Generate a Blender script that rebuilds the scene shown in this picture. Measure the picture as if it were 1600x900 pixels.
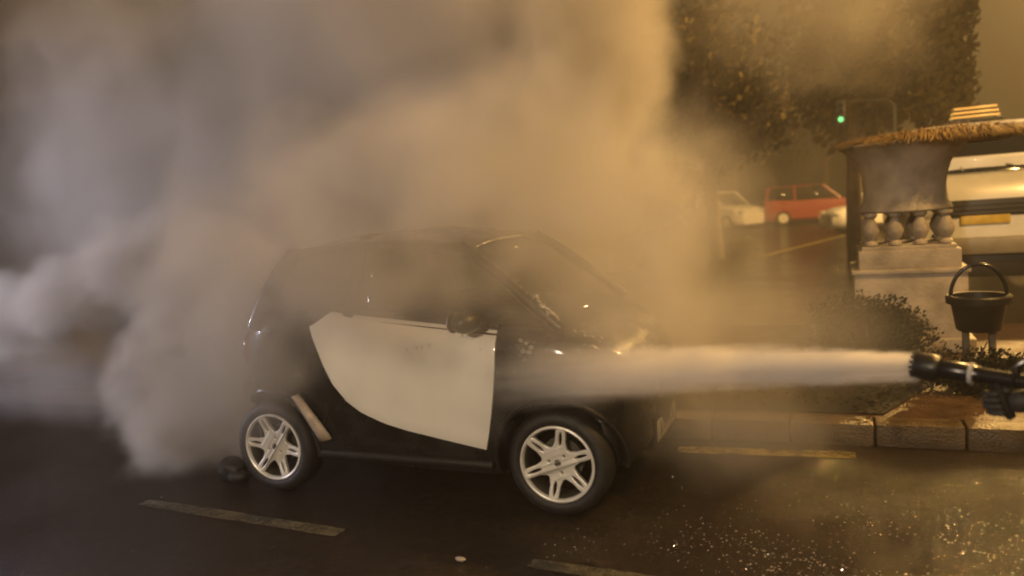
import bpy, bmesh, math, random
import numpy as np
from mathutils import Vector, Matrix, noise as mnoise
R = math.radians
random.seed(7)
rng = np.random.default_rng(7)
S = bpy.context.scene
C = S.collection
for o in list(bpy.data.objects):
    bpy.data.objects.remove(o)

# ------------------------------------------------------------------ camera
CAM_H, YAW, PITCH, ROLL, FPX = 1.6476, 0.39674, 0.10303, 0.07311, 1229.2
cam_d = bpy.data.cameras.new('camera'); cam = bpy.data.objects.new('camera', cam_d); C.objects.link(cam)
d0 = Vector((-math.sin(YAW), math.cos(YAW), 0)); r0 = Vector((math.cos(YAW), math.sin(YAW), 0)); u0 = Vector((0, 0, 1))
dv = d0*math.cos(PITCH) - u0*math.sin(PITCH); uv = u0*math.cos(PITCH) + d0*math.sin(PITCH)
rv = r0*math.cos(ROLL) - uv*math.sin(ROLL); up = r0*math.sin(ROLL) + uv*math.cos(ROLL)
cam.matrix_world = Matrix(((rv.x, up.x, -dv.x, 0), (rv.y, up.y, -dv.y, 0), (rv.z, up.z, -dv.z, CAM_H), (0, 0, 0, 1)))
cam_d.sensor_width = 36; cam_d.lens = 36*FPX/1600
cam_d.clip_end = 2000; cam_d.clip_start = .05
cam_d.dof.use_dof = True; cam_d.dof.focus_distance = 4.5; cam_d.dof.aperture_fstop = 1.1
S.camera = cam

# ------------------------------------------------------------------ render settings
S.render.engine = 'CYCLES'
cy = S.cycles
cy.use_denoising = True
try: cy.denoiser = 'OPENIMAGEDENOISE'
except Exception: pass
cy.max_bounces = 6; cy.volume_bounces = 3; cy.diffuse_bounces = 2; cy.glossy_bounces = 3
cy.transmission_bounces = 4; cy.transparent_max_bounces = 8
cy.volume_step_rate = 2.0; cy.volume_max_steps = 400
cy.sample_clamp_indirect = 4; cy.sample_clamp_direct = 0
cy.filter_width = 2.0
cy.caustics_reflective = False; cy.caustics_refractive = False
S.view_settings.view_transform = 'Standard'; S.view_settings.look = 'None'
S.view_settings.exposure = 0.0; S.view_settings.gamma = 1.0
S.view_settings.use_curve_mapping = False

# ------------------------------------------------------------------ night sky: a faint sky plus the brown glow of the town
W = bpy.data.worlds.new('World'); S.world = W; W.use_nodes = True
nt = W.node_tree; nt.nodes.clear()
sky = nt.nodes.new('ShaderNodeTexSky'); sky.sky_type = 'NISHITA'; sky.sun_disc = False
sky.sun_elevation = R(2); sky.sun_rotation = R(200)
b1 = nt.nodes.new('ShaderNodeBackground'); b1.inputs[1].default_value = 0.004
b2 = nt.nodes.new('ShaderNodeBackground'); b2.inputs[0].default_value = (1.0, .55, .22, 1); b2.inputs[1].default_value = 0.012
ad = nt.nodes.new('ShaderNodeAddShader'); ow = nt.nodes.new('ShaderNodeOutputWorld')
nt.links.new(sky.outputs[0], b1.inputs[0]); nt.links.new(b1.outputs[0], ad.inputs[0]); nt.links.new(b2.outputs[0], ad.inputs[1])
nt.links.new(ad.outputs[0], ow.inputs[0])

SODIUM = (1.0, .57, .17); WARM = (1.0, .70, .42); COOL = (.82, .80, 1.0)
def lamp(name, loc, watts, col, radius=.12, kind='POINT', target=None, angle=None, blend=.6, parent=None):
    l = bpy.data.lights.new(name, kind); l.energy = watts; l.color = col; l.shadow_soft_size = radius
    o = bpy.data.objects.new(name, l); C.objects.link(o); o.location = loc
    if kind == 'SPOT':
        l.spot_size = angle; l.spot_blend = blend
    if target is not None:
        o.rotation_euler = (Vector(target)-Vector(loc)).to_track_quat('-Z', 'Y').to_euler()
    return o
LAMP_SIDE = (3.9, 4.8, 6.6)      # sodium street lamp on the pavement, right of the frame
LAMP_FAR = (6.4, 22.0, 8.0)      # unseen lamp added to brighten the far cars and trees
LAMP_NEAR = (3.2, -5.0, 6.8)     # unseen lamp added behind the camera as a weak fill
ADDED_SPOT = (-1.6, -6.0, 4.2)          # added unseen spot behind the camera, its beam shaped for car and smoke
FLOOD = (-9.4, 2.2, 1.9)         # cool light from the left, stand-in for unseen fire engine headlights
lamp('street_lamp_light', LAMP_SIDE, 2300, SODIUM, .14)
lamp('street_lamp_light', LAMP_FAR, 13000, SODIUM, .14)  # added light for the far cars and trees
lamp('street_lamp_light', LAMP_NEAR, 500, WARM, .14)  # added weak ambient fill
lamp('unseen_light_spot', ADDED_SPOT, 1900, (1.0, .78, .54), .2, 'SPOT', (-2.2, 5, 2.0), R(60), .55)  # added front light, soft cone keeps the lower right dim
lamp('unseen_light_spot', FLOOD, 620, COOL, .12, 'SPOT', (-5.2, 4.4, 1.1), R(95), .9)

# ------------------------------------------------------------------ helpers
def tag(o, label=None, cat=None, group=None, kind=None):
    if label: o['label'] = label
    if cat: o['category'] = cat
    if group: o['group'] = group
    if kind: o['kind'] = kind
    return o
def empty(name, loc, rz=0, label=None, cat=None, group=None, parent=None):
    o = bpy.data.objects.new(name, None); C.objects.link(o); o.location = loc; o.rotation_euler = (0, 0, rz)
    o.empty_display_size = .1
    if parent: o.parent = parent
    return tag(o, label, cat, group)
def copy_tree(o, parent=None):
    c = o.copy(); C.objects.link(c)
    if parent: c.parent = parent
    for ch in list(o.children): copy_tree(ch, c)
    return c
def link_mesh(name, me, mat, parent=None):
    o = bpy.data.objects.new(name, me); C.objects.link(o)
    if mat and not me.materials: me.materials.append(mat)
    if parent: o.parent = parent
    return o
class MB:
    def __init__(self): self.bm = bmesh.new()
    def box(self, c, s, rot=None, bev=0):
        r = bmesh.ops.create_cube(self.bm, size=1.0)
        M = Matrix.Translation(c) @ (rot.to_4x4() if rot else Matrix.Identity(4)) @ Matrix.Diagonal((s[0], s[1], s[2], 1))
        bmesh.ops.transform(self.bm, matrix=M, verts=r['verts'])
        if bev:
            es = list({e for v in r['verts'] for e in v.link_edges})
            bmesh.ops.bevel(self.bm, geom=es, offset=bev, segments=2, affect='EDGES', profile=.6)
        return self
    def bar(self, a, b, ra, rb=None, n=10, caps=True):
        a = Vector(a); b = Vector(b); rb = ra if rb is None else rb
        d = b-a; q = d.to_track_quat('Z', 'Y').to_matrix().to_4x4()
        r = bmesh.ops.create_cone(self.bm, cap_ends=caps, segments=n, radius1=ra, radius2=rb, depth=d.length)
        bmesh.ops.transform(self.bm, matrix=Matrix.Translation((a+b)/2) @ q, verts=r['verts'])
        return self
    def tube(self, pts, rads, n=10):
        pts = [Vector(p) for p in pts]
        if not hasattr(rads, '__len__'): rads = [rads]*len(pts)
        rings = []
        x = None
        for i, p in enumerate(pts):
            t = (pts[min(i+1, len(pts)-1)] - pts[max(i-1, 0)]).normalized()
            if x is None:
                x = t.orthogonal().normalized()
            x = (x - t*x.dot(t)).normalized(); y = t.cross(x)
            rings.append([self.bm.verts.new(p + (x*math.cos(k*2*math.pi/n) + y*math.sin(k*2*math.pi/n))*rads[i]) for k in range(n)])
        for a, b in zip(rings, rings[1:]):
            for k in range(n): self.bm.faces.new((a[k], a[(k+1) % n], b[(k+1) % n], b[k]))
        self.bm.faces.new(rings[0][::-1]); self.bm.faces.new(rings[-1])
        return self
    def lathe(self, prof, n=32, M=None, caps=False):
        """prof: (r, h) pairs turned round local Z."""
        M = M or Matrix.Identity(4); rings = []
        for r, h in prof:
            rings.append([self.bm.verts.new(M @ Vector((r*math.cos(k*2*math.pi/n), r*math.sin(k*2*math.pi/n), h))) for k in range(n)])
        for a, b in zip(rings, rings[1:]):
            for k in range(n): self.bm.faces.new((a[k], a[(k+1) % n], b[(k+1) % n], b[k]))
        if caps: self.bm.faces.new(rings[0][::-1]); self.bm.faces.new(rings[-1])
        return self
    def grid(self, P, closed_u=False):
        """P[i][j] points -> quads"""
        V = [[self.bm.verts.new(p) for p in row] for row in P]
        ni, nj = len(V), len(V[0])
        for i in range(ni if closed_u else ni-1):
            for j in range(nj-1):
                self.bm.faces.new((V[i][j], V[i][j+1], V[(i+1) % ni][j+1], V[(i+1) % ni][j]))
        return V
    def face(self, pts): self.bm.faces.new([self.bm.verts.new(p) for p in pts]); return self
    def blob(self, c, r, sub=1, jitter=0, M=None):
        q = bmesh.ops.create_icosphere(self.bm, subdivisions=sub, radius=1)
        rr = r if hasattr(r, '__len__') else (r, r, r)
        for v in q['verts']:
            k = 1 + (random.random()-.5)*jitter
            v.co = Vector((v.co.x*rr[0]*k, v.co.y*rr[1]*k, v.co.z*rr[2]*k))
        if M: bmesh.ops.transform(self.bm, matrix=M, verts=q['verts'])
        bmesh.ops.translate(self.bm, vec=Vector(c), verts=q['verts'])
        return self
    def mesh(self, name, smooth=True, angle=40, solid=0):
        bm = self.bm
        if solid:
            pass
        bmesh.ops.recalc_face_normals(bm, faces=bm.faces)
        me = bpy.data.meshes.new(name)
        if smooth:
            for f in bm.faces: f.smooth = True
            for e in bm.edges:
                if len(e.link_faces) == 2 and e.calc_face_angle(0) > R(angle): e.smooth = False
        bm.to_mesh(me); bm.free()
        return me
    def build(self, name, mat, parent=None, smooth=True, angle=40):
        return link_mesh(name, self.mesh(name, smooth, angle), mat, parent)
def solidify(o, t, offset=-1):
    m = o.modifiers.new('s', 'SOLIDIFY'); m.thickness = t; m.offset = offset
    return o
def bake(o):
    dg = bpy.context.evaluated_depsgraph_get(); dg.update()
    me = bpy.data.meshes.new_from_object(o.evaluated_get(dg)); me.name = o.name
    o.modifiers.clear(); o.data = me
    return o

# ------------------------------------------------------------------ materials
def mat(name, col, rough=.5, metal=0, var=.25, vscale=6, bump=0, bscale=40, coat=0, trans=0, emit=None, estr=0, rvar=0, spec=.5):
    m = bpy.data.materials.new(name); m.use_nodes = True
    n = m.node_tree.nodes; L = m.node_tree.links; b = n['Principled BSDF']
    tc = n.new('ShaderNodeTexCoord')
    if var:
        no = n.new('ShaderNodeTexNoise'); no.inputs['Scale'].default_value = vscale; no.inputs['Detail'].default_value = 5
        L.new(tc.outputs['Object'], no.inputs['Vector'])
        mr = n.new('ShaderNodeMapRange'); mr.inputs[1].default_value = .3; mr.inputs[2].default_value = .7
        mr.inputs[3].default_value = 1-var; mr.inputs[4].default_value = 1+var*.6
        L.new(no.outputs['Fac'], mr.inputs[0])
        mx = n.new('ShaderNodeMix'); mx.data_type = 'RGBA'; mx.blend_type = 'MULTIPLY'; mx.inputs[0].default_value = 1
        mx.inputs[6].default_value = (*col, 1); L.new(mr.outputs[0], mx.inputs[7]); L.new(mx.outputs[2], b.inputs['Base Color'])
        if rvar:
            m2 = n.new('ShaderNodeMapRange'); m2.inputs[1].default_value = .35; m2.inputs[2].default_value = .65
            m2.inputs[3].default_value = max(.03, rough-rvar); m2.inputs[4].default_value = min(1, rough+rvar)
            L.new(no.outputs['Fac'], m2.inputs[0]); L.new(m2.outputs[0], b.inputs['Roughness'])
    else:
        b.inputs['Base Color'].default_value = (*col, 1)
    if not (var and rvar): b.inputs['Roughness'].default_value = rough
    b.inputs['Metallic'].default_value = metal
    b.inputs['Specular IOR Level'].default_value = spec
    if coat: b.inputs['Coat Weight'].default_value = coat; b.inputs['Coat Roughness'].default_value = .08
    if trans: b.inputs['Transmission Weight'].default_value = trans
    if bump:
        nb = n.new('ShaderNodeTexNoise'); nb.inputs['Scale'].default_value = bscale; nb.inputs['Detail'].default_value = 4
        L.new(tc.outputs['Object'], nb.inputs['Vector'])
        bu = n.new('ShaderNodeBump'); bu.inputs['Strength'].default_value = bump; bu.inputs['Distance'].default_value = .02
        L.new(nb.outputs['Fac'], bu.inputs['Height']); L.new(bu.outputs[0], b.inputs['Normal'])
    if emit:
        b.inputs['Emission Color'].default_value = (*emit, 1); b.inputs['Emission Strength'].default_value = estr
    return m
def glass(name, tint, alpha, rough=.05):
    m = bpy.data.materials.new(name); m.use_nodes = True
    n = m.node_tree.nodes; L = m.node_tree.links; b = n['Principled BSDF']
    b.inputs['Base Color'].default_value = (*tint, 1); b.inputs['Roughness'].default_value = rough
    tr = n.new('ShaderNodeBsdfTransparent'); mx = n.new('ShaderNodeMixShader'); mx.inputs[0].default_value = alpha
    L.new(tr.outputs[0], mx.inputs[1]); L.new(b.outputs[0], mx.inputs[2]); L.new(mx.outputs[0], n['Material Output'].inputs[0])
    return m
M_black = mat('black_paint', (.018, .017, .016), .28, var=.5, vscale=5, coat=.5, rvar=.15, bump=.05, bscale=25)
M_cream = mat('cream_paint', (.78, .75, .68), .42, var=.1, vscale=3, coat=.25, bump=.03, bscale=3)
M_rubber = mat('rubber', (.016, .015, .015), .55, var=.4, vscale=30, bump=.3, bscale=120)
M_alloy = mat('alloy', (.80, .78, .72), .40, metal=.3, var=.18, vscale=14, bump=.05)
M_cap = mat('cap', (.12, .11, .09), .4, metal=.5)
M_plastic = mat('dark_plastic', (.014, .013, .012), .4, var=.3, vscale=20, bump=.1)
M_seat = mat('seat_cloth', (.03, .03, .03), .9, var=.3)
M_glass = glass('car_glass', (.03, .035, .035), .38)
M_lens = glass('lens_glass', (.6, .6, .6), .5)
M_redlens = mat('red_lens', (.25, .012, .01), .2)
M_plate = mat('plate_white', (.33, .31, .27), .45, var=.3, vscale=12)
M_ink = mat('plate_ink', (.12, .11, .10), .5, var=0)
M_drop = bpy.data.materials.new('water_drop'); M_drop.use_nodes = True
_n = M_drop.node_tree.nodes; _n.clear(); _g = _n.new('ShaderNodeBsdfGlossy'); _g.inputs['Roughness'].default_value = .08; _g.inputs['Color'].default_value = (.9, .9, .9, 1)
_t = _n.new('ShaderNodeBsdfTransparent'); _m = _n.new('ShaderNodeMixShader'); _m.inputs[0].default_value = .4; _o = _n.new('ShaderNodeOutputMaterial')
M_drop.node_tree.links.new(_t.outputs[0], _m.inputs[1]); M_drop.node_tree.links.new(_g.outputs[0], _m.inputs[2]); M_drop.node_tree.links.new(_m.outputs[0], _o.inputs[0])
M_grit = M_drop.copy(); M_grit.name = 'wet_grit'; M_grit.node_tree.nodes['Mix Shader'].inputs[0].default_value = .9
M_concrete = mat('kerb_concrete', (.105, .073, .04), .5, var=.35, vscale=7, bump=.5, bscale=60, rvar=.2)
M_stone = mat('pale_stone', (.36, .31, .25), .6, var=.4, vscale=4, bump=.3, bscale=35)
M_white = mat('white_paint', (.72, .71, .68), .3, var=.1, vscale=4, coat=.3)
M_red = mat('red_paint', (.33, .06, .045), .3, var=.1, coat=.4)
M_chrome = mat('steel', (.55, .55, .57), .22, metal=1, var=.1)
M_amber = mat('amber_lens', (.8, .42, .05), .25, var=.1, emit=(1, .6, .14), estr=.5)
M_bark = mat('bark', (.09, .065, .045), .85, var=.4, bump=.8, bscale=25)
M_leaf = mat('leaf', (.08, .062, .026), .95, var=.5, vscale=1.2, spec=.05)
M_leafdark = mat('leaf_dark', (.035, .032, .015), .9, var=.5, vscale=3, spec=.08)
M_hedge = mat('hedge_leaf', (.014, .014, .007), .8, var=.5, vscale=6, spec=.2)
M_straw = mat('dry_grass', (.34, .22, .08), .7, var=.4, vscale=5)
M_gear = mat('turnout_cloth', (.02, .02, .024), .8, var=.3, vscale=20, bump=.4, bscale=90)
M_skin = mat('skin', (.45, .27, .19), .55, var=.1)
M_helmet = mat('helmet_shell', (.5, .06, .04), .3, var=.1)
M_reflect = mat('reflective_tape', (.55, .52, .2), .4, var=.1)
M_glove = mat('glove_leather', (.02, .018, .016), .65, var=.3, vscale=30, bump=.3)
M_hose = mat('hose_canvas', (.16, .14, .11), .8, var=.2, bump=.5, bscale=150)
M_pole = mat('painted_pole', (.08, .085, .08), .5, var=.2)
M_greenlit = mat('green_lit', (.05, .5, .15), .3, var=0, emit=(.22, 1, .3), estr=1.6)
M_lamplit = mat('lamp_lit', (.9, .7, .4), .3, var=0, emit=(1, .66, .3), estr=20)

def road_material():
    m = bpy.data.materials.new('wet_asphalt'); m.use_nodes = True
    n = m.node_tree.nodes; L = m.node_tree.links; b = n['Principled BSDF']
    tc = n.new('ShaderNodeTexCoord')
    def noise(s, d=5, r=.6):
        q = n.new('ShaderNodeTexNoise'); q.inputs['Scale'].default_value = s; q.inputs['Detail'].default_value = d
        q.inputs['Roughness'].default_value = r; L.new(tc.outputs['Object'], q.inputs['Vector']); return q
    big = noise(.9); mid = noise(14); fine = noise(130, 3)
    cr = n.new('ShaderNodeValToRGB'); cr.color_ramp.elements[0].position = .3; cr.color_ramp.elements[1].position = .72
    cr.color_ramp.elements[0].color = (.008, .006, .005, 1); cr.color_ramp.elements[1].color = (.030, .019, .011, 1)
    ml = n.new('ShaderNodeMath'); ml.operation = 'MULTIPLY_ADD'; ml.inputs[1].default_value = .5
    L.new(mid.outputs['Fac'], ml.inputs[0]); m2 = n.new('ShaderNodeMath'); m2.operation = 'MULTIPLY'; m2.inputs[1].default_value = .5
    L.new(big.outputs['Fac'], m2.inputs[0]); L.new(m2.outputs[0], ml.inputs[2]); L.new(ml.outputs[0], cr.inputs[0]); L.new(cr.outputs[0], b.inputs['Base Color'])
    mr = n.new('ShaderNodeMapRange'); mr.inputs[1].default_value = .38; mr.inputs[2].default_value = .62
    mr.inputs[3].default_value = .06; mr.inputs[4].default_value = .16
    L.new(big.outputs['Fac'], mr.inputs[0]); L.new(mr.outputs[0], b.inputs['Roughness'])
    vo = n.new('ShaderNodeTexVoronoi'); vo.inputs['Scale'].default_value = 95; L.new(tc.outputs['Object'], vo.inputs['Vector'])
    mx = n.new('ShaderNodeMath'); mx.operation = 'MULTIPLY_ADD'; mx.inputs[1].default_value = -.8
    L.new(vo.outputs['Distance'], mx.inputs[0]); L.new(fine.outputs['Fac'], mx.inputs[2])
    bu = n.new('ShaderNodeBump'); bu.inputs['Distance'].default_value = .008
    pm = n.new('ShaderNodeMapRange'); pm.inputs[1].default_value = .42; pm.inputs[2].default_value = .54; pm.inputs[3].default_value = .8; pm.inputs[4].default_value = 1.0
    pn = noise(1.7, 6, .6); L.new(pn.outputs['Fac'], pm.inputs[0]); L.new(pm.outputs[0], bu.inputs['Strength'])
    L.new(mx.outputs[0], bu.inputs['Height']); L.new(bu.outputs[0], b.inputs['Normal'])
    b.inputs['Specular IOR Level'].default_value = .4
    return m
M_road = road_material()
def worn_paint(name, col):
    m = mat(name, col, .4, var=.35, vscale=9, bump=.3, bscale=90)
    n = m.node_tree.nodes; L = m.node_tree.links
    tc = n.new('ShaderNodeTexCoord'); q = n.new('ShaderNodeTexNoise'); q.inputs['Scale'].default_value = 5; q.inputs['Detail'].default_value = 9
    q.inputs['Roughness'].default_value = .78
    L.new(tc.outputs['Object'], q.inputs['Vector'])
    mr = n.new('ShaderNodeMapRange'); mr.inputs[1].default_value = .30; mr.inputs[2].default_value = .62; L.new(q.outputs['Fac'], mr.inputs[0])
    tr = n.new('ShaderNodeBsdfTransparent'); ms = n.new('ShaderNodeMixShader')
    L.new(mr.outputs[0], ms.inputs[0]); L.new(tr.outputs[0], ms.inputs[1]); L.new(n['Principled BSDF'].outputs[0], ms.inputs[2])
    L.new(ms.outputs[0], n['Material Output'].inputs[0])
    return m
M_line = worn_paint('worn_line_paint', (.12, .11, .075))
M_yline = worn_paint('worn_yellow_paint', (.24, .19, .05))
M_soil = mat('wet_soil', (.010, .008, .006), .95, var=.5, vscale=12, bump=1, bscale=40)
M_pave = mat('pavement_slab', (.075, .040, .018), .5, var=.4, vscale=6, bump=.6, bscale=70, rvar=.15)

# ------------------------------------------------------------------ setting: ground, pavement, kerb, markings
g = MB(); g.face([(-300, -200, 0), (300, -200, 0), (300, 500, 0), (-300, 500, 0)])
tag(g.build('road', M_road), kind='structure')
KY = 5.22; KZ = .145
pv = MB(); pv.box((0, (KY+.2+9.0)/2, KZ/2-.004), (60, 9.0-KY-.2, KZ-.008+.0))
tag(pv.build('pavement', M_pave), kind='structure')
kerb = empty('kerb', (0, KY, 0)); tag(kerb, kind='structure')
km = MB(); km.box((0, .095, KZ/2), (.485, .19, KZ), bev=.018); kme = km.mesh('kerb_stone')
for i in range(22):
    o = link_mesh('kerb_stone', kme, M_concrete, kerb)
    o.location = (-5.2+.16+i*.497, random.uniform(-.006, .006), random.uniform(-.006, .004)); o.rotation_euler = (random.uniform(-.01, .01), 0, random.uniform(-.008, .008))
def line(name, pts, w, m, z=.004):
    q = MB(); P = []
    N = len(pts)
    for i, (x, y) in enumerate(pts):
        a = Vector((pts[max(i-1, 0)][0], pts[max(i-1, 0)][1], 0)); b = Vector((pts[min(i+1, N-1)][0], pts[min(i+1, N-1)][1], 0))
        t = (b-a).normalized(); nn = Vector((-t.y, t.x, 0))
        ww = w*(.85 if i in (0, N-1) else 1)*random.uniform(.9, 1.08)
        P.append([Vector((x, y, z))+nn*ww/2, Vector((x, y, z))-nn*ww/2])
    q.grid(P); return tag(q.build(name, m), kind='structure')
def seg(a, b, n): return [(a[0]+(b[0]-a[0])*i/n, a[1]+(b[1]-a[1])*i/n) for i in range(n+1)]
line('road_dash', seg((-4.0, 3.43), (-2.47, 3.31), 10), .10, M_line)
line('road_dash', seg((-1.36, 3.22), (-.62, 3.17), 8), .10, M_line)
line('kerbside_line', seg((-1.0, 4.97), (.06, 5.03), 10), .13, M_yline)
line('far_lane_line', seg((-1.75, 19.8), (.25, 26.8), 8), .22, M_yline)
line('far_lane_line', seg((-4.3, 24.0), (-2.7, 28.5), 8), .2, M_yline)

bed = MB(); bed.face([(-6, 5.46, KZ+.004), (.24, 5.46, KZ+.004), (.62, 6.35, KZ+.004), (.75, 7.3, KZ+.004), (-6, 7.3, KZ+.004)])
tag(bed.build('planting_bed', M_soil), kind='structure')

# loose wet grit on the road that catches the lamps
gm = MB()
def grit(cx, cy, sx, sy, n, r0, r1):
    for _ in range(n):
        x = cx+rng.normal()*sx; y = cy+rng.normal()*sy
        if y > KY-.05: continue
        if mnoise.noise(Vector((x*2.3, y*2.3, 0)))+rng.random()*.7 < .30: continue
        r = r0+(r1-r0)*rng.random()**3
        q = bmesh.ops.create_icosphere(gm.bm, subdivisions=1, radius=r)
        M = Matrix.Translation((x, y, r*.15)) @ Matrix.Rotation(rng.random()*6, 4, 'Z') @ Matrix.Diagonal((1.3, .9, .55, 1))
        bmesh.ops.transform(gm.bm, matrix=M, verts=q['verts'])
grit(.25, 3.45, .60, .45, 3600, .0014, .0066)
grit(-.6, 3.3, .5, .35, 1000, .0014, .0060)
grit(-.9, 3.9, .5, .4, 110, .0014, .004)
grit(-2.5, 3.2, 1.2, .4, 50, .0014, .004)
tag(gm.build('grit', M_grit), 'wet loose grit glinting on the dark road', None, kind='stuff')
st = MB(); st.blob((-1.69, 3.16, .012), (.026, .014, .012), 2, .3)
tag(st.build('stone_chip', M_stone), 'small pale stone lying alone on the road below the car', 'stone')

# ------------------------------------------------------------------ the burning car (local x forward from front axle, -y = the side we see)
car = empty('small_car', (-1.396, 4.482, 0), 0, 'small black two door car with pale cream door panel, smoking beside the kerb', 'car')
WB = 1.849; ZC = .285; HW = .735
def smooth(xs, ys):
    xf = np.linspace(xs[0], xs[-1], 400); yf = np.interp(xf, xs, ys)
    k = np.hanning(25); k /= k.sum(); yp = np.pad(yf, 12, mode='edge'); yf2 = np.convolve(yp, k, 'valid')
    yf2[0], yf2[-1] = yf[0], yf[-1]
    return lambda x: float(np.interp(x, xf, yf2))
hw = smooth([-2.16, -2.13, -2.05, -1.92, -1.7, -1.2, -.3, 0, .15, .28, .38, .43], [.36, .52, .64, .71, .732, .735, .735, .733, .715, .66, .55, .40])
ztop = smooth([-2.16, -2.1, -1.98, -1.85, -1.4, -.3, .02, .2, .34, .40, .43], [.72, .9, 1.06, 1.12, 1.12, 1.0, .99, .93, .82, .70, .60])
zbot = smooth([-2.16, -2.0, -1.6, -.2, .2, .36, .43], [.36, .25, .2, .19, .2, .24, .34])
BS = [0, .06, .2, .45, .65, .85, .97, 1.0]; BY = [.9, .965, .99, 1, .995, .98, .945, .90]
def ysurf(x, z):
    s = (z-zbot(x))/(ztop(x)-zbot(x)); return hw(x)*float(np.interp(s, BS, BY))
b = MB(); rows = []
for x in np.concatenate([np.linspace(-2.16, -2.0, 7), np.linspace(-1.92, .1, 30), np.linspace(.15, .43, 10)]):
    zb, zt, w = zbot(x), ztop(x), hw(x); h = zt-zb; half = [(w*.5, zb), (w*.82, zb)]
    for s, k in zip(BS, BY): half.append((w*k, zb+s*h))
    half += [(w*.8, zt+.008), (w*.45, zt+.016)]
    rows.append([Vector((x, -y, z)) for y, z in half] + [Vector((x, 0, zt+.02))] + [Vector((x, y, z)) for y, z in half[::-1]] + [Vector((x, 0, zb))])
V = b.grid([list(c) for c in zip(*rows)], closed_u=True)
b.bm.faces.new([V[j][0] for j in range(len(V))]); b.bm.faces.new([V[j][-1] for j in range(len(V))])
body = b.build('body', M_black, car, angle=50)
c_ = MB()
for x, sgn in ((0, -1), (0, 1), (-WB, -1), (-WB, 1)): c_.bar((x, sgn*.50, ZC+.01), (x, sgn*.9, ZC+.01), .335, n=40)
cut = c_.build('cutter', None, car)
bmesh_fix = bmesh.new(); bmesh_fix.from_mesh(body.data); bmesh.ops.triangulate(bmesh_fix, faces=bmesh_fix.faces); bmesh.ops.recalc_face_normals(bmesh_fix, faces=bmesh_fix.faces); bmesh_fix.to_mesh(body.data); bmesh_fix.free()
md = body.modifiers.new('b', 'BOOLEAN'); md.operation = 'DIFFERENCE'; md.object = cut; md.solver = 'EXACT'
bake(body)
for o in [o for o in bpy.data.objects if o.name.startswith('cutter')]: bpy.data.objects.remove(o)
for p_ in body.data.polygons: p_.use_smooth = True
body.data.set_sharp_from_angle(angle=R(40))
for sgn in (-1, 1):        # rolled lips of the wheel arches
    for x in (0, -WB):
        lip = MB(); pts = []
        for a in np.linspace(R(-8), R(188), 26):
            px, pz = x+.343*math.cos(a), ZC+.01+.343*math.sin(a)
            pts.append((px, sgn*(ysurf(px, max(pz, zbot(px)+.05))+.002), pz))
        lip.tube(pts, .014, 8); lip.build('wheel_arch_lip', M_black, car)

def body_patch(name, cols, top, bot, right_shear, m, t=.016, off=.014, rows_n=10):
    q = MB(); P = []
    for x in cols:
        zt, zb = top(x), bot(x); r = []
        for j in range(rows_n+1):
            s = j/rows_n; z = zt+(zb-zt)*s; xx = x - right_shear(s)*max(0, (x-cols[0])/(cols[-1]-cols[0]))**2
            r.append((xx, z))
        P.append(r)
    outer = [[Vector((x, -ysurf(x, z)-off, z)) for x, z in r] for r in P]
    q.grid(outer)
    o = q.build(name, m, car, angle=30)
    solidify(o, t, -1); bv = o.modifiers.new('b', 'BEVEL'); bv.width = .004; bv.segments = 2; bv.limit_method = 'ANGLE'
    # make sure the shell grows inwards
    return o
dt = lambda x: float(np.interp(x, [-1.485, -1.46, -1.40, -1.345, -1.1, -.30], [1.035, 1.045, 1.08, 1.118, 1.088, 1.0]))
dxs = [-1.485, -1.47, -1.44, -1.40, -1.345, -1.25, -1.15, -1.0, -.85, -.60, -.42, -.30]
db = lambda x: float(np.interp(x, dxs, [1.03, .985, .91, .81, .70, .595, .53, .475, .44, .398, .370, .352]))
door = body_patch('door', list(np.concatenate([np.linspace(-1.485, -1.3, 10), np.linspace(-1.25, -.30, 22)])), dt, db, lambda s: .09*s**2, M_cream)
door['label'] = 'pale cream door panel'
# sill strip below the window and black inner frame round the door
ws = MB(); ws.tube([(x, -ysurf(x, dt(x))-.006, dt(x)+.010) for x in np.linspace(-1.34, -.29, 16)], .019, 10); ws.build('window_sill', M_plastic, car)
sk = MB(); sk.tube([(x, -ysurf(x, zbot(x)+.07)-.006, zbot(x)+.07) for x in np.linspace(-1.48, -.36, 14)], [.03]*14, 10); sk.build('side_skirt', M_plastic, car)
# pale remnant of the quarter panel hanging ahead of the rear wheel
tp = MB(); P = []
for i in range(9):
    s = i/8; x = -1.615+.19*s+.02*math.sin(s*3); z = .625-.245*s-.02*s*s; y = -HW-.03-.02*math.sin(s*3.1)
    w = .030+.016*s
    P.append([Vector((x-w, y+.012, z-.01)), Vector((x-w*.3, y-.006, z)), Vector((x+w*.5, y-.004, z+.006)), Vector((x+w, y+.012, z+.012))])
tp.grid(P); o = tp.build('panel_remnant', mat('scorched_cream', (.50, .40, .31), .5, var=.4, vscale=14), car); solidify(o, .008); o['label'] = 'pale scorched strip of panel ahead of the rear wheel'

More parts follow.
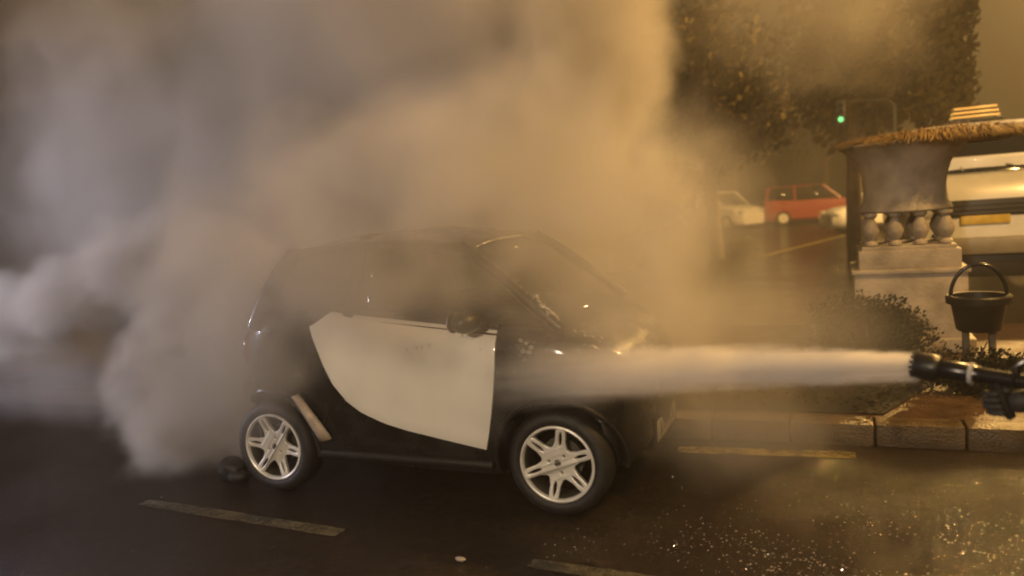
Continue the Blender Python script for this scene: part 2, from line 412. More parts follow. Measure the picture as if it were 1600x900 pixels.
# greenhouse
YB, YT = .672, .575
def bar4(q, a, b, wx, wy):
    a = Vector(a); b = Vector(b)
    ra = [a+Vector((sx*wx/2, sy*wy/2, 0)) for sx, sy in ((-1, -1), (1, -1), (1, 1), (-1, 1))]
    rb = [b+Vector((sx*wx/2*.9, sy*wy/2*.9, 0)) for sx, sy in ((-1, -1), (1, -1), (1, 1), (-1, 1))]
    q.grid([[p, r] for p, r in zip(ra, rb)], closed_u=True); q.face(ra[::-1]); q.face(rb)
zroof = smooth([-1.70, -1.62, -1.4, -1.05, -.75, -.5], [1.475, 1.50, 1.53, 1.54, 1.515, 1.455])
for sg in (-1, 1):
    q = MB(); q.tube([(.06, sg*.67, 1.0), (-.12, sg*.655, 1.15), (-.32, sg*.62, 1.315), (-.52, sg*.58, 1.455)], [.035, .032, .03, .03], 10); q.build('windscreen_pillar', M_black, car)
    q = MB(); bar4(q, (-1.235, sg*YB, 1.08), (-1.16, sg*YT, 1.50), .07, .04); q.build('door_pillar', M_black, car)
    q = MB(); q.tube([(-1.93, sg*.635, 1.02), (-1.87, sg*.63, 1.15), (-1.76, sg*.6, 1.33), (-1.64, sg*.565, 1.48)], [.075, .07, .06, .045], 12); q.build('rear_pillar', M_black, car)
    def pane(name, bl, br, tl, tr):
        q = MB(); P = []
        for i in range(7):
            s = i/6; A = Vector(bl).lerp(Vector(br), s); B = Vector(tl).lerp(Vector(tr), s)
            P.append([A.lerp(B, t/5)+Vector((0, sg*.018*math.sin(math.pi*t/5), 0)) for t in range(6)])
        q.grid(P); o = q.build(name, M_glass, car); solidify(o, .004); return o
    pane('side_window', (-1.20, sg*YB, 1.09), (-.02, sg*.665, 1.0), (-1.14, sg*YT, 1.505), (-.53, sg*YT, 1.47))
    pane('quarter_window', (-1.88, sg*.655, 1.10), (-1.27, sg*YB, 1.10), (-1.66, sg*YT, 1.485), (-1.18, sg*YT, 1.505))
q = MB(); P = []
for x in np.linspace(-1.70, -.49, 18):
    P.append([Vector((x, y*.60, zroof(x)-.045*abs(y)**3+.012*(1-y*y))) for y in np.linspace(-1, 1, 13)])
q.grid(P); o = q.build('roof', M_black, car); solidify(o, .035)
def screen(name, bx, bz, by, tx, tz, ty, bow, m=M_glass):
    q = MB(); P = []
    for i in range(9):
        s = -1+2*i/8; P.append([Vector((bx+(tx-bx)*t+bow*(1-s*s), s*(by+(ty-by)*t), bz+(tz-bz)*t)) for t in np.linspace(0, 1, 6)])
    q.grid(P); o = q.build(name, m, car); solidify(o, .005); return o
screen('windscreen', .05, 1.0, .655, -.51, 1.45, .57, .10)
screen('rear_window', -1.95, 1.06, .60, -1.67, 1.475, .55, -.06)
for sg in (-1, 1):
    st_ = empty('seat', (-.86, sg*.33, .6), 0, parent=car)
    q = MB(); q.box((0, 0, .2), (.48, .46, .16), bev=.05); q.build('cushion', M_seat, st_)
    q = MB(); q.box((-.27, 0, .5), (.14, .46, .62), Matrix.Rotation(R(-14), 3, 'Y'), bev=.05); q.build('backrest', M_seat, st_)
    q = MB(); q.box((-.37, 0, .86), (.09, .26, .17), bev=.04); q.build('headrest', M_seat, st_)
q = MB(); q.box((-.12, 0, .985), (.3, 1.2, .08), bev=.03); q.build('dashboard', M_plastic, car)
q = MB(); q.lathe([(.175+.014*math.cos(a), .014*math.sin(a)) for a in np.linspace(0, 2*math.pi, 9)], 28, Matrix.Translation((-.38, .33, 1.0)) @ Matrix.Rotation(R(-65), 4, 'Y')); q.build('steering_wheel', M_plastic, car)
# mirrors
for sg in (-1, 1):
    mr_ = MB(); mr_.blob((-.42, sg*.80, 1.062), (.075, .105, .062), 3); mr_.bar((-.36, sg*.66, 1.01), (-.40, sg*.76, 1.04), .025, .02)
    mo = mr_.build('door_mirror', M_plastic, car)
    q = MB(); q.lathe([(0.001, 0), (.07, 0), (.072, -.006)], 20, Matrix.Translation((-.495, sg*.805, 1.062)) @ Matrix.Rotation(R(-90), 4, 'Y') @ Matrix.Diagonal((.8, 1.2, 1, 1))); q.build('mirror_glass', M_chrome, mo)
    q = MB(); q.blob((.27, sg*.50, .70), (.10, .13, .10), 3); q.build('headlight', M_lens, car)
    q = MB(); q.blob((-2.06, sg*.56, .86), (.06, .07, .13), 2); q.build('tail_light', M_redlens, car)
q = MB(); q.box((.425, 0, .345), (.02, .62, .17), bev=.008); q.build('number_plate_holder', M_plastic, car)
pl = MB(); pl.box((.440, -.0, .345), (.006, .52, .112), bev=.002); plate = pl.build('number_plate', M_plate, car); plate['label'] = 'white number plate too blurred to read'
for y, w in ((-.19, .018), (-.155, .04), (-.08, .05), (-.01, .045), (.07, .05), (.15, .04), (.20, .02)):
    q = MB(); q.box((.4445, y, .345), (.002, w*.35, .066)); q.build('character', M_ink, plate)
q = MB(); P = []
for y in np.linspace(-1, 1, 15): P.append([Vector((.425-.20*abs(y)**2.4+dx, y*.64, z)) for dx, z in ((-.03, .24), (.012, .27), (.025, .40), (.012, .50), (-.03, .53))])
q.grid(P); o = q.build('front_bumper', M_plastic, car); solidify(o, .02)
q = MB(); P = []
for y in np.linspace(-1, 1, 15): P.append([Vector((-2.13+.20*abs(y)**2.4-dx, y*.67, z)) for dx, z in ((.0, .17), (.05, .22), (.06, .42), (.05, .5), (0, .54))])
q.grid(P); o = q.build('rear_bumper', M_plastic, car); solidify(o, .02)

# wheels: tyre, rim, pierced six spoke disc, centre cap
def spoke_disc():
    cu = bpy.data.curves.new('spokes', 'CURVE'); cu.dimensions = '2D'; cu.fill_mode = 'BOTH'; cu.extrude = .008; cu.bevel_depth = .005; cu.bevel_resolution = 2; cu.resolution_u = 4
    def spl(pts):
        s = cu.splines.new('POLY'); s.points.add(len(pts)-1); s.use_cyclic_u = True
        for p, (x, y) in zip(s.points, pts): p.co = (x, y, 0, 1)
    out = []
    for k in range(6):
        a0 = k*math.pi/3
        prof = [(-30, .086), (-22, .091), (-15, .109), (-11, .125), (-8.8, .155), (-7.2, .180), (-5, .196), (0, .199), (5, .196), (7.2, .180), (8.8, .155), (11, .125), (15, .109), (22, .091)]
        out += [(r*math.cos(a0+R(d)), r*math.sin(a0+R(d))) for d, r in prof]
    spl(out)
    for k in range(6):
        a0 = k*math.pi/3; P = []
        for t in np.linspace(0, 2*math.pi, 18, endpoint=False):
            rr = .140+.047*math.cos(t); ww = .0138*math.sin(t)*(1.0-.12*math.cos(t))
            P.append((rr*math.cos(a0)-ww*math.sin(a0), rr*math.sin(a0)+ww*math.cos(a0)))
        spl(P[::-1])
    for k in range(3):
        a0 = R(30)+k*2*math.pi/3
        spl([(.052*math.cos(a0)+.0125*math.cos(t), .052*math.sin(a0)+.0125*math.sin(t)) for t in np.linspace(2*math.pi, 0, 12, endpoint=False)])
    ob = bpy.data.objects.new('tmp', cu); C.objects.link(ob)
    dg = bpy.context.evaluated_depsgraph_get(); me = bpy.data.meshes.new_from_object(ob.evaluated_get(dg)); bpy.data.objects.remove(ob)
    me.materials.clear()
    for v in me.vertices:      # dish: the hub sits a little deeper than the spoke tips
        r = math.hypot(v.co.x, v.co.y); v.co.z += .022*min(1, max(0, (r-.05)/.14))**1.4
    for p in me.polygons: p.use_smooth = True
    me.set_sharp_from_angle(angle=R(35))
    me.name = 'spokes'; return me
sp_me = spoke_disc()
def wheel(x, sg, spin, w=.165):
    # wheel axis: local z points outwards
    wh = bpy.data.objects.new('wheel', None); C.objects.link(wh); wh.parent = car; wh.empty_display_size = .1
    wh.location = (x, sg*.715, ZC); wh.rotation_euler = (R(90) if sg < 0 else R(-90), 0, 0)
    q = MB(); prof = [(.202, -.015), (.215, .004), (.235, .010), (.258, .006), (.276, -.012), (.285, -.035), (.2865, -.08), (.285, -w+.02), (.27, -w), (.215, -w), (.202, -w+.01)]
    q.lathe(prof, 56); q.build('tyre', M_rubber, wh)
    q = MB(); q.lathe([(.190, -w+.01), (.186, -.11), (.176, -.07), (.180, -.03), (.188, -.010)], 64); q.build('rim_barrel', M_cap, wh)
    q = MB(); q.lathe([(.188, -.010), (.190, -.006), (.193, .004), (.200, .008), (.207, .006), (.209, -.002), (.206, -.014)], 64); q.build('rim', M_alloy, wh)
    o = link_mesh('spokes', sp_me, M_alloy, wh); o.location = (0, 0, -.030); o.rotation_euler = (0, 0, spin)
    q = MB(); q.lathe([(.0005, .012), (.018, .011), (.021, .006), (.0215, -.01)], 20, Matrix.Translation((0, 0, -.022))); q.build('centre_cap', M_cap, wh)
    q = MB(); q.lathe([(.0005, 0), (.12, 0), (.12, -.03)], 32, Matrix.Translation((0, 0, -.085))); q.build('brake_disc', M_cap, wh)
    for k in range(3):
        a0 = R(30)+k*2*math.pi/3+spin
        q = MB(); q.bar((.052*math.cos(a0), .052*math.sin(a0), -.055), (.052*math.cos(a0), .052*math.sin(a0), -.032), .009, n=6); q.build('wheel_bolt', M_cap, wh)
    return wh
wheel(0, -1, R(20)); wheel(0, 1, 0); wheel(-WB, -1, R(52)); wheel(-WB, 1, 0)

# water drops standing on the paint, where the lamps catch them
q = MB()
def drops(n, c, s, r0, r1):
    for _ in range(n):
        p = Vector(c)+Vector([rng.normal()*k for k in s]); r = r0+(r1-r0)*rng.random()**2
        q.blob(p, (r*1.2, r, r), 1)
def drops_on(n, cx, cz, sx, sz, r0, r1, off=.0):
    for _ in range(n):
        x = cx+rng.normal()*sx; z = cz+rng.normal()*sz; r = r0+(r1-r0)*rng.random()**2
        q.blob((x, -ysurf(x, z)-off, z), (r*1.2, r, r*1.1), 1)
drops_on(9, -.70, .915, .07, .008, .003, .006, .014)
drops_on(7, -.35, .86, .03, .05, .002, .005, .014)
drops_on(16, -.14, .90, .03, .05, .004, .012); drops_on(5, -.14, .915, .022, .028, .011, .015)
drops_on(110, .0, .83, .25, .12, .002, .007)
drops_on(26, -1.0, .32, .4, .05, .002, .005)
for t in rng.random(40):
    t2 = .08+.62*t; q.blob((.05-.40*t2+rng.normal()*.010+.022, -.672+.085*t2-.018+rng.normal()*.010, 1.0+.324*t2+.024+rng.normal()*.010), rng.uniform(.003, .008)+(.006 if rng.random() < .25 and t2 < .6 else 0), 1)
for _ in range(160):
    x = rng.uniform(-.02, .32); y = rng.uniform(-.6, .3); q.blob((x, y, ztop(x)+.014), rng.uniform(.002, .007), 1)
for _ in range(40):
    a = rng.uniform(R(200), R(330)); r = rng.uniform(.22, .27); q.blob((r*math.cos(a), -.722, ZC+r*math.sin(a)), rng.uniform(.002, .005), 1)
wd = q.build('water_drops', M_drop, car); wd['kind'] = 'stuff'
q = MB()      # larger beads of water that catch the street lamp along the windscreen edge and the wing
for i in range(30):
    t2 = .05+.40*(i+rng.random()*.8)/30; k = .006+.007*rng.random()
    q.blob((.05-.40*t2+.026+rng.normal()*.008, -.690+.085*t2+rng.normal()*.008, 1.0+.324*t2+.030+rng.normal()*.008), k, 2)
for x, z in ((-.16, .945), (-.13, .93), (-.145, .89), (-.11, .885), (-.10, .91)): q.blob((x, -ysurf(x, z)-.004, z), (.016, .010, .013), 2)
for x, y in ((.10, -.58), (.14, -.55), (.19, -.56), (.22, -.50), (.16, -.60)): q.blob((x, y, ztop(x)+.006), .011, 2)
wd = q.build('water_beads', M_grit, car); wd['kind'] = 'stuff'

# dark lump beside the rear wheel
q = MB(); q.blob((-3.74, 3.93, .055), (.10, .08, .085), 3, .25); q.blob((-3.67, 3.9, .03), (.09, .06, .04), 2, .3)
tag(q.build('charred_debris', M_rubber), 'charred black lump on the road behind the rear wheel', 'debris')

# ------------------------------------------------------------------ nozzle and hose
NT = Vector((.24, 3.0, 1.0)); NE = Vector((.555, 2.862, .975)); nd = (NE-NT).normalized()
nz = empty('fire_nozzle', NT, 0, 'black fire hose nozzle with pale ring, spraying water from the right edge', 'nozzle')
def NP(t, dz=0): return nd*t+Vector((0, 0, dz))
q = MB(); Q = nd.to_track_quat('Z', 'Y').to_matrix().to_4x4()
q.lathe([(.026, .012), (.036, .0), (.043, -.004), (.046, .01), (.045, .055), (.040, .07), (.036, .075)], 28, Q)
for k in range(14):
    a = k*2*math.pi/14; q.box(Q @ Vector((.041*math.cos(a), .041*math.sin(a), -.006)), (.008, .008, .014), Q.to_3x3() @ Matrix.Rotation(a, 3, 'Z'))
q.build('nozzle_tip', M_plastic, nz)
M_blackmetal = mat('black_metal', (.05, .05, .055), .25, metal=.8, var=.2)
q = MB(); q.lathe([(.030, .07), (.031, .075), (.031, .16), (.027, .165), (.027, .2)], 24, Q); q.build('barrel', M_blackmetal, nz)
q = MB(); q.lathe([(.028, .163), (.036, .165), (.037, .176), (.028, .178)], 24, Q); q.build('ring', mat('pale_ring', (.6, .58, .55), .3, metal=.3), nz)
q = MB(); q.lathe([(.024, .178), (.024, .36), (.03, .365), (.03, .42), (.022, .425)], 24, Q); q.build('shut_off_pipe', M_blackmetal, nz)
q = MB(); gd = Vector((.25, 0, -1)).normalized()
q.tube([NP(.24, -.015), NP(.245, -.015)+gd*.05, NP(.25, -.015)+gd*.10, NP(.255, -.01)+gd*.125], [.022, .019, .021, .015], 12); q.build('pistol_grip', M_plastic, nz)
q = MB(); side = Vector((nd.y, -nd.x, 0))
q.tube([NP(.30)+side*.03, NP(.30, .05)+side*.035, NP(.33, .075)+side*.02, NP(.33, .075)-side*.02, NP(.30, .05)-side*.035, NP(.30)-side*.03], .007, 8); q.build('bail_handle', M_blackmetal, nz)
hs = MB(); a = NT+nd*.42
hp = [a, a+nd*.12, a+nd*.3+Vector((0, 0, -.03)), a+nd*.55+Vector((.0, -.05, -.13)), a+nd*.85+Vector((.0, -.15, -.42)), a+nd*1.05+Vector((.05, -.25, -.75)), a+nd*1.3+Vector((.2, -.4, -.925)), a+nd*1.9+Vector((.3, -.7, -.94)), a+nd*3.2+Vector((.6, -1.0, -.94))]
hp = [Vector(p) for p in hp]
for p in hp: p.z = max(p.z, .03)
pts = []
for i in range(len(hp)-1):
    p0, p1, p2, p3 = hp[max(i-1, 0)], hp[i], hp[i+1], hp[min(i+2, len(hp)-1)]
    for t in np.linspace(0, 1, 8, endpoint=False):
        pts.append(.5*((2*p1)+(p2-p0)*t+(2*p0-5*p1+4*p2-p3)*t*t+(3*p1-p0-3*p2+p3)*t**3))
hs.tube(pts, .028, 14)
tag(hs.build('fire_hose', M_hose), 'canvas fire hose running from the black nozzle to the ground at right', 'hose')

# ------------------------------------------------------------------ firefighter at the right edge, only the gloves reach the frame
ff = empty('person', (1.2, 2.8, 0), 0, 'firefighter in dark turnout clothing just off the right edge, gloved hands on the nozzle', 'person')
def skin(name, nodes, edges, m, parent, sub=2, root=0):
    me = bpy.data.meshes.new(name); me.from_pydata([n[0] for n in nodes], edges, []); o = link_mesh(name, me, m, parent)
    md = o.modifiers.new('skin', 'SKIN'); md.use_smooth_shade = True
    for i, n in enumerate(nodes):
        r = n[1]; me.skin_vertices[0].data[i].radius = (r, r) if not hasattr(r, '__len__') else r
        me.skin_vertices[0].data[i].use_root = (i == root)
    sb = o.modifiers.new('sub', 'SUBSURF'); sb.levels = sub; sb.render_levels = sub
    return o
FB = Vector((1.2, 2.8, 0))
def L_(p): return Vector(p)-FB
lw = NT+nd*.235+Vector((.075, -.015, -.065)); rw = NT+nd*.60+Vector((.07, .02, .03))
N_ = [(L_((1.25, 2.80, .95)), .16), (L_((1.24, 2.80, 1.15)), .155), (L_((1.19, 2.80, 1.36)), (.17, .15)), (L_((1.16, 2.80, 1.50)), .07), (L_((1.13, 2.80, 1.60)), .075), (L_((1.10, 2.80, 1.70)), .095), (L_((1.10, 2.80, 1.80)), .075),
      (L_((1.18, 2.60, 1.42)), .085), (L_((.98, 2.55, 1.14)), .065), (L_(lw+Vector((.05, -.02, .0))), .045),
      (L_((1.18, 3.0, 1.42)), .085), (L_((1.14, 3.06, 1.12)), .065), (L_(rw+Vector((.05, .03, .02))), .045),
      (L_((1.27, 2.70, .86)), .11), (L_((1.08, 2.66, .50)), .08), (L_((1.12, 2.64, .12)), .06), (L_((.98, 2.63, .05)), .045),
      (L_((1.28, 2.92, .86)), .11), (L_((1.36, 2.96, .48)), .08), (L_((1.52, 3.0, .12)), .06), (L_((1.38, 3.0, .05)), .045)]
E_ = [(0, 1), (1, 2), (2, 3), (3, 4), (4, 5), (5, 6), (2, 7), (7, 8), (8, 9), (2, 10), (10, 11), (11, 12), (0, 13), (13, 14), (14, 15), (15, 16), (0, 17), (17, 18), (18, 19), (19, 20)]
bo = skin('body', N_, E_, M_gear, ff); bake(bo)
bo.data.materials.append(M_skin)
for p_ in bo.data.polygons:
    if p_.center.z > 1.53: p_.material_index = 1
q = MB(); hc = L_((1.10, 2.80, 1.79))
q.lathe([(.150, -.03), (.135, 0), (.128, .05), (.10, .10), (.05, .13), (.001, .138)], 28, Matrix.Translation(hc)); q.build('helmet', M_helmet, ff)
M_eye = mat('eye_white', (.7, .7, .68), .2, var=0)
for yy in (-.035, .035):
    q = MB(); q.blob(L_((1.005, 2.80+yy, 1.725)), (.012, .017, .012), 2); q.build('eye', M_eye, ff)
q = MB(); q.blob(L_((1.0, 2.80, 1.69)), (.022, .015, .024), 2); q.build('nose', M_skin, ff)
q = MB(); q.blob(L_((1.012, 2.80, 1.645)), (.010, .028, .008), 2); q.build('mouth', mat('lips', (.35, .14, .11), .5, var=0), ff)
for zz in (1.08, 1.30):
    q = MB(); q.lathe([(.195, -.02), (.197, .02)], 28, Matrix.Translation(L_((1.215, 2.80, zz)))); q.build('reflective_band', M_reflect, ff)
def glove(palm, fwd, down, wrist, right):
    """palm beside the pipe; fingers run along down and curl"""
    nodes = [(wrist, .043), (palm, (.042, .028))]; edges = [(0, 1)]
    gl = skin('glove', [(L_(wrist), .042), (L_(wrist.lerp(palm, .5)), .04), (L_(palm), .034)], [(0, 1), (1, 2)], M_glove, ff)
    for k in range(4):
        base = palm + down*(.032-.021*k) + fwd*.012; ln = [.9, 1.05, 1.0, .82][k]
        p1 = base+fwd*.032*ln+right*.008; p2 = p1+fwd*.018*ln+right*.026*ln; p3 = p2-fwd*.012*ln+right*.02*ln
        skin('finger', [(L_(base), .013), (L_(p1), .0125), (L_(p2), .0118), (L_(p3), .010)], [(0, 1), (1, 2), (2, 3)], M_glove, gl, 1).location = (0, 0, 0)
    b0 = palm-down*.03-fwd*.01; t1 = b0-down*.02+right*.03; t2 = t1+right*.022+fwd*.012
    skin('thumb', [(L_(b0), .015), (L_(t1), .014), (L_(t2), .011)], [(0, 1), (1, 2)], M_glove, gl, 1)
    return gl
palmL = NT+nd*.255+Vector((.012, -.028, -.075))
glove(palmL, Vector((-.95, -.05, -.1)).normalized(), gd, lw+Vector((.03, -.02, .0)), Vector((.1, 1, 0)).normalized())
palmR = NT+nd*.58+Vector((0, .0, .035))
glove(palmR, Vector((-.3, -.9, -.3)).normalized(), nd, rw+Vector((.03, .02, .02)), Vector((0, 0, -1)))

# ------------------------------------------------------------------ stone urn, shrub, hoop basket
UX, UY = .56, 7.95
ur = empty('stone_urn', (UX, UY, KZ), 0, 'pale stone pedestal with balusters and a flared urn holding dry grass, beside the white van', 'urn')
q = MB(); q.box((0, 0, .36), (.88, .88, .72), bev=.02); q.box((0, 0, .06), (.98, .98, .12), bev=.015); q.build('plinth', M_stone, ur)
q = MB(); q.box((0, 0, .80), (.80, .80, .17), bev=.02); q.box((0, 0, .90), (.74, .74, .035), bev=.01); q.box((0, 0, .70), (.92, .92, .04), bev=.01); q.build('slab', M_stone, ur)
q = MB(); q.lathe([(.024, 0), (.05, .01), (.05, .03), (.03, .05), (.058, .10), (.064, .14), (.05, .19), (.028, .24), (.05, .265), (.05, .29)], 14); bme = q.mesh('baluster')
k = 0
for iy in (-1, 1):
    for ix in (-1.5, -.5, .5, 1.5):
        o = link_mesh('baluster', bme, M_stone, ur); o.location = (ix*.195, iy*.29, .918); o.scale = (1.12, 1.12, 1)
for ix in (-1, 1):
    o = link_mesh('baluster', bme, M_stone, ur); o.location = (ix*.2925, 0, .918); o.scale = (1.12, 1.12, 1)
q = MB(); q.lathe([(.37, 1.205), (.385, 1.22), (.375, 1.25), (.345, 1.30), (.335, 1.42), (.345, 1.52), (.375, 1.62), (.43, 1.71), (.52, 1.785), (.555, 1.80), (.55, 1.815), (.49, 1.80), (.40, 1.78), (.01, 1.77)], 40); q.build('bowl', M_stone, ur)
gr = MB()
def blades(bmb, n, c, sx, sy, length, spread, w, up=.5):
    for _ in range(n):
        a = rng.random()*2*math.pi; rr = math.sqrt(rng.random())
        p = Vector((c[0]+sx*rr*math.cos(a), c[1]+sy*rr*math.sin(a), c[2])); d = Vector((math.cos(a)*spread*(.3+rr), math.sin(a)*spread*(.3+rr), up+rng.random()*.4)).normalized()
        ln = length*rng.uniform(.5, 1.1); s = d.cross(Vector((0, 0, 1))).normalized()*w; prev = None
        for t in range(5):
            f = t/4; pt = p+d*ln*f+Vector((0, 0, -.62*ln*f*f)); ww = s*(1-f*.85)
            cur = (bmb.bm.verts.new(pt-ww), bmb.bm.verts.new(pt+ww))
            if prev: bmb.bm.faces.new((prev[0], prev[1], cur[1], cur[0]))
            prev = cur
blades(gr, 5200, (UX+.20, UY-.05, KZ+1.77), .60, .46, .40, .75, .006, .75)
blades(gr, 1800, (UX+.50, UY-.1, KZ+1.80), .45, .3, .40, .9, .006, .7)
tag(gr.build('ornamental_grass', M_straw), 'dry straw coloured grass drooping over the rim of the stone urn', 'plant')

def leaf_cloud(bmb, n, c, r, size, flat=.6, clumps=14, shell=.55):
    cs = []
    for _ in range(clumps):
        v = Vector(rng.normal(size=3)).normalized()*(shell+(1-shell)*rng.random()); cs.append((Vector((c[0]+v.x*r[0]*.75, c[1]+v.y*r[1]*.75, c[2]+v.z*r[2]*.75)), rng.uniform(.28, .5)))
    for i in range(n):
        cc, k = cs[i % clumps]; v = Vector(rng.normal(size=3)).normalized()*(.5+.5*rng.random())
        p = cc+Vector((v.x*r[0]*k, v.y*r[1]*k, v.z*r[2]*k))
        t = Vector(rng.normal(size=3)).normalized(); s = size*rng.uniform(.6, 1.3); u_ = t.orthogonal().normalized(); w_ = t.cross(u_)
        bmb.bm.faces.new([bmb.bm.verts.new(p+u_*s), bmb.bm.verts.new(p+w_*s*.5), bmb.bm.verts.new(p-u_*s), bmb.bm.verts.new(p-w_*s*.5)])
sh = empty('shrub', (.20, 6.75, KZ), 0, 'dark wet rounded shrub with glinting leaves in front of the stone pedestal', 'shrub')
q = MB(); leaf_cloud(q, 11000, (0, 0, .34), (.50, .42, .34), .019, clumps=40, shell=.3); q.build('foliage', M_hedge, sh, smooth=False)
q = MB()
for _ in range(9):
    a = rng.random()*6.28; q.tube([(0.02*math.cos(a), .02*math.sin(a), 0), (.15*math.cos(a), .15*math.sin(a), .2), (.28*math.cos(a), .26*math.sin(a), .42)], [.014, .01, .004], 6)
q.build('stem', M_bark, sh)
q = MB()
for _ in range(90):
    a = rng.uniform(math.pi, 2*math.pi); rr = rng.uniform(.2, .46); q.blob((rr*math.cos(a), rr*math.sin(a)*.8, rng.uniform(.25, .66)), rng.uniform(.003, .007), 1)
o = q.build('water_drops', M_drop, sh); o['kind'] = 'stuff'
he = empty('low_hedge', (.98, 6.15, KZ), 0, 'low dark hedge behind the black nozzle, under the basket', 'hedge')
q = MB(); leaf_cloud(q, 9000, (0, 0, .13), (.62, .26, .17), .018, clumps=46, shell=.2); q.build('foliage', M_hedge, he, smooth=False)
q = MB()
for xx in (-.4, -.15, .1, .35):
    q.tube([(xx, 0, 0), (xx+.04, .03, .2), (xx+.1, .02, .34)], [.012, .008, .004], 6)
q.build('stem', M_bark, he)
gc = MB()
for _ in range(5200):
    x = rng.uniform(-3.5, .55); y = rng.uniform(5.5, 7.1)
    if x > .22+(y-5.46)*.42: continue
    h = .15*rng.random()*min(1, (.30+(y-5.46)*.42-x)*6+.25)
    p = Vector((x, y, KZ+.01+h)); t = Vector((rng.normal()*.5, rng.normal()*.5, 1)).normalized(); s = rng.uniform(.014, .03); u_ = t.orthogonal().normalized(); w_ = t.cross(u_)
    gc.bm.faces.new([gc.bm.verts.new(p+u_*s), gc.bm.verts.new(p+w_*s*.6), gc.bm.verts.new(p-u_*s), gc.bm.verts.new(p-w_*s*.6)])
tag(gc.build('ground_cover', M_hedge, smooth=False), 'low dark ground cover plants in the bed behind the kerb', None, kind='stuff')

M_postwood = mat('weathered_post', (.11, .09, .06), .7, var=.4)
bk = empty('hanging_basket', (.94, 6.6, KZ), 0, 'dark tapered basket with an arched hoop handle on two short posts, right of the shrub', 'basket')
q = MB(); q.lathe([(.001, .345), (.135, .345), (.15, .36), (.185, .56), (.175, .56), (.14, .38), (.001, .375)], 28); q.build('pot', M_plastic, bk)
q = MB(); q.lathe([(.185, .55), (.215, .552), (.218, .60), (.205, .612), (.18, .608), (.178, .55)], 28); q.build('rim', M_plastic, bk)
q = MB(); q.tube([(.18*math.cos(a), 0, .60+.235*math.sin(a)) for a in np.linspace(0, math.pi, 24)], .014, 10); q.build('handle', M_blackmetal, bk)
for sx in (-1, 1):
    q = MB(); q.box((sx*.085, 0, .175), (.045, .06, .35), bev=.005); q.build('post', M_postwood, bk)

# ------------------------------------------------------------------ vehicles behind
def far_car(name, loc, rz, m, L, Hh, Wd, label, group=None, boxy=0):
    root = empty(name, loc, rz, label, 'car', group)
    w = Wd/2
    zt = smooth([-L/2, -L/2+.1, -L*.42, -L*.2, L*.18, L*.4, L/2-.05, L/2], [.6*Hh, .66*Hh, .68*Hh, .64*Hh, .63*Hh, .56*Hh, .46*Hh, .35*Hh])
    hh = smooth([-L/2, -L/2+.25, 0, L/2-.3, L/2], [w*.8, w*.97, w, w*.95, w*.7])
    q = MB(); rows = []
    for x in np.linspace(-L/2, L/2, 26):
        half = [(hh(x)*.85, .2), (hh(x)*.97, .3), (hh(x), .5*Hh*.8), (hh(x)*.97, zt(x)-.06), (hh(x)*.88, zt(x)), (hh(x)*.4, zt(x)+.02)]
        rows.append([Vector((x, -y, z)) for y, z in half]+[Vector((x, y, z)) for y, z in half[::-1]])
    V = q.grid([list(c) for c in zip(*rows)], closed_u=True); q.bm.faces.new([V[j][0] for j in range(12)]); q.bm.faces.new([V[j][-1] for j in range(12)])
    q.build('body', m, root)
    x0b, x0t = (-L*.44, -L*.36) if not boxy else (-L*.47, -L*.44); x1t, x1b = L*.08, L*.24
    zb = .62*Hh; zt_ = Hh-.06; yb, yt = w*.9, w*.74
    q = MB(); P = []
    for x in np.linspace(x0t-.06, x1t+.06, 10): P.append([Vector((x, y*yt*1.03, Hh-.05*abs(y)**3-.03*((x-(x0t+x1t)/2)/L*3)**2)) for y in np.linspace(-1, 1, 9)])
    q.grid(P); o = q.build('roof', m, root); solidify(o, .05)
    xm = (x0t+x1t)/2-.05
    for sg in (-1, 1):
        for (a, bb, c_, d_) in ((x0b+.1, xm-.04, x0t+.06, xm-.04), (xm+.04, x1b-.06, xm+.04, x1t-.02)):
            q = MB(); P = [[Vector((a, sg*yb, zb)), Vector((c_, sg*yt, zt_))], [Vector((bb, sg*yb, zb)), Vector((d_, sg*yt, zt_))]]; q.grid(P); o = q.build('side_window', M_glassdark, root); solidify(o, .02)
        for (a, c_) in ((x0b, x0t), (xm, xm), (x1b, x1t)):
            q = MB(); q.tube([(a, sg*yb, zb-.03), (c_, sg*yt, zt_+.01)], .045, 8); q.build('pillar', m, root)
        q = MB(); q.blob((L/2-.12, sg*w*.66, .46*Hh), (.12, .17, .09), 2); q.build('headlight', M_lens, root)
        q = MB(); q.blob((-L/2+.06, sg*w*.75, .55*Hh), (.06, .1, .12), 2); q.build('tail_light', M_redlens, root)
    for nm, a, c_ in (('windscreen', x1b, x1t), ('rear_window', x0b, x0t)):
        q = MB(); P = [[Vector((a, -yb, zb)), Vector((c_, -yt, zt_))], [Vector((a, yb, zb)), Vector((c_, yt, zt_))]]; q.grid(P); o = q.build(nm, M_glassdark, root); solidify(o, .02)
    for x in (-L*.31, L*.31):
        for sg in (-1, 1):
            wh = empty('wheel', (x, sg*(w-.09), .31), 0, parent=root)
            q = MB(); q.bar((0, -.1, 0), (0, .1, 0), .31, n=24); q.build('tyre', M_rubber, wh)
            q = MB(); q.bar((0, sg*.085, 0), (0, sg*.108, 0), .2, n=16); q.build('rim', M_alloy, wh)
    return root
M_glassdark = mat('dark_glass', (.02, .022, .025), .08, var=0)
far_car('parked_car', (-4.75, 35.5, 0), R(-38), M_white, 3.9, 1.62, 1.75, 'white hatchback parked farthest left, at the edge of the smoke')
far_car('parked_car', (-.95, 36.3, 0), R(8), M_red, 4.2, 1.66, 1.75, 'red car parked side on between the smoke and the stone urn', boxy=1)
far_car('parked_car', (1.6, 28.5, 0), R(200), M_white, 4.2, 1.45, 1.72, 'white car nose beside the red car, half hidden by the stone urn')

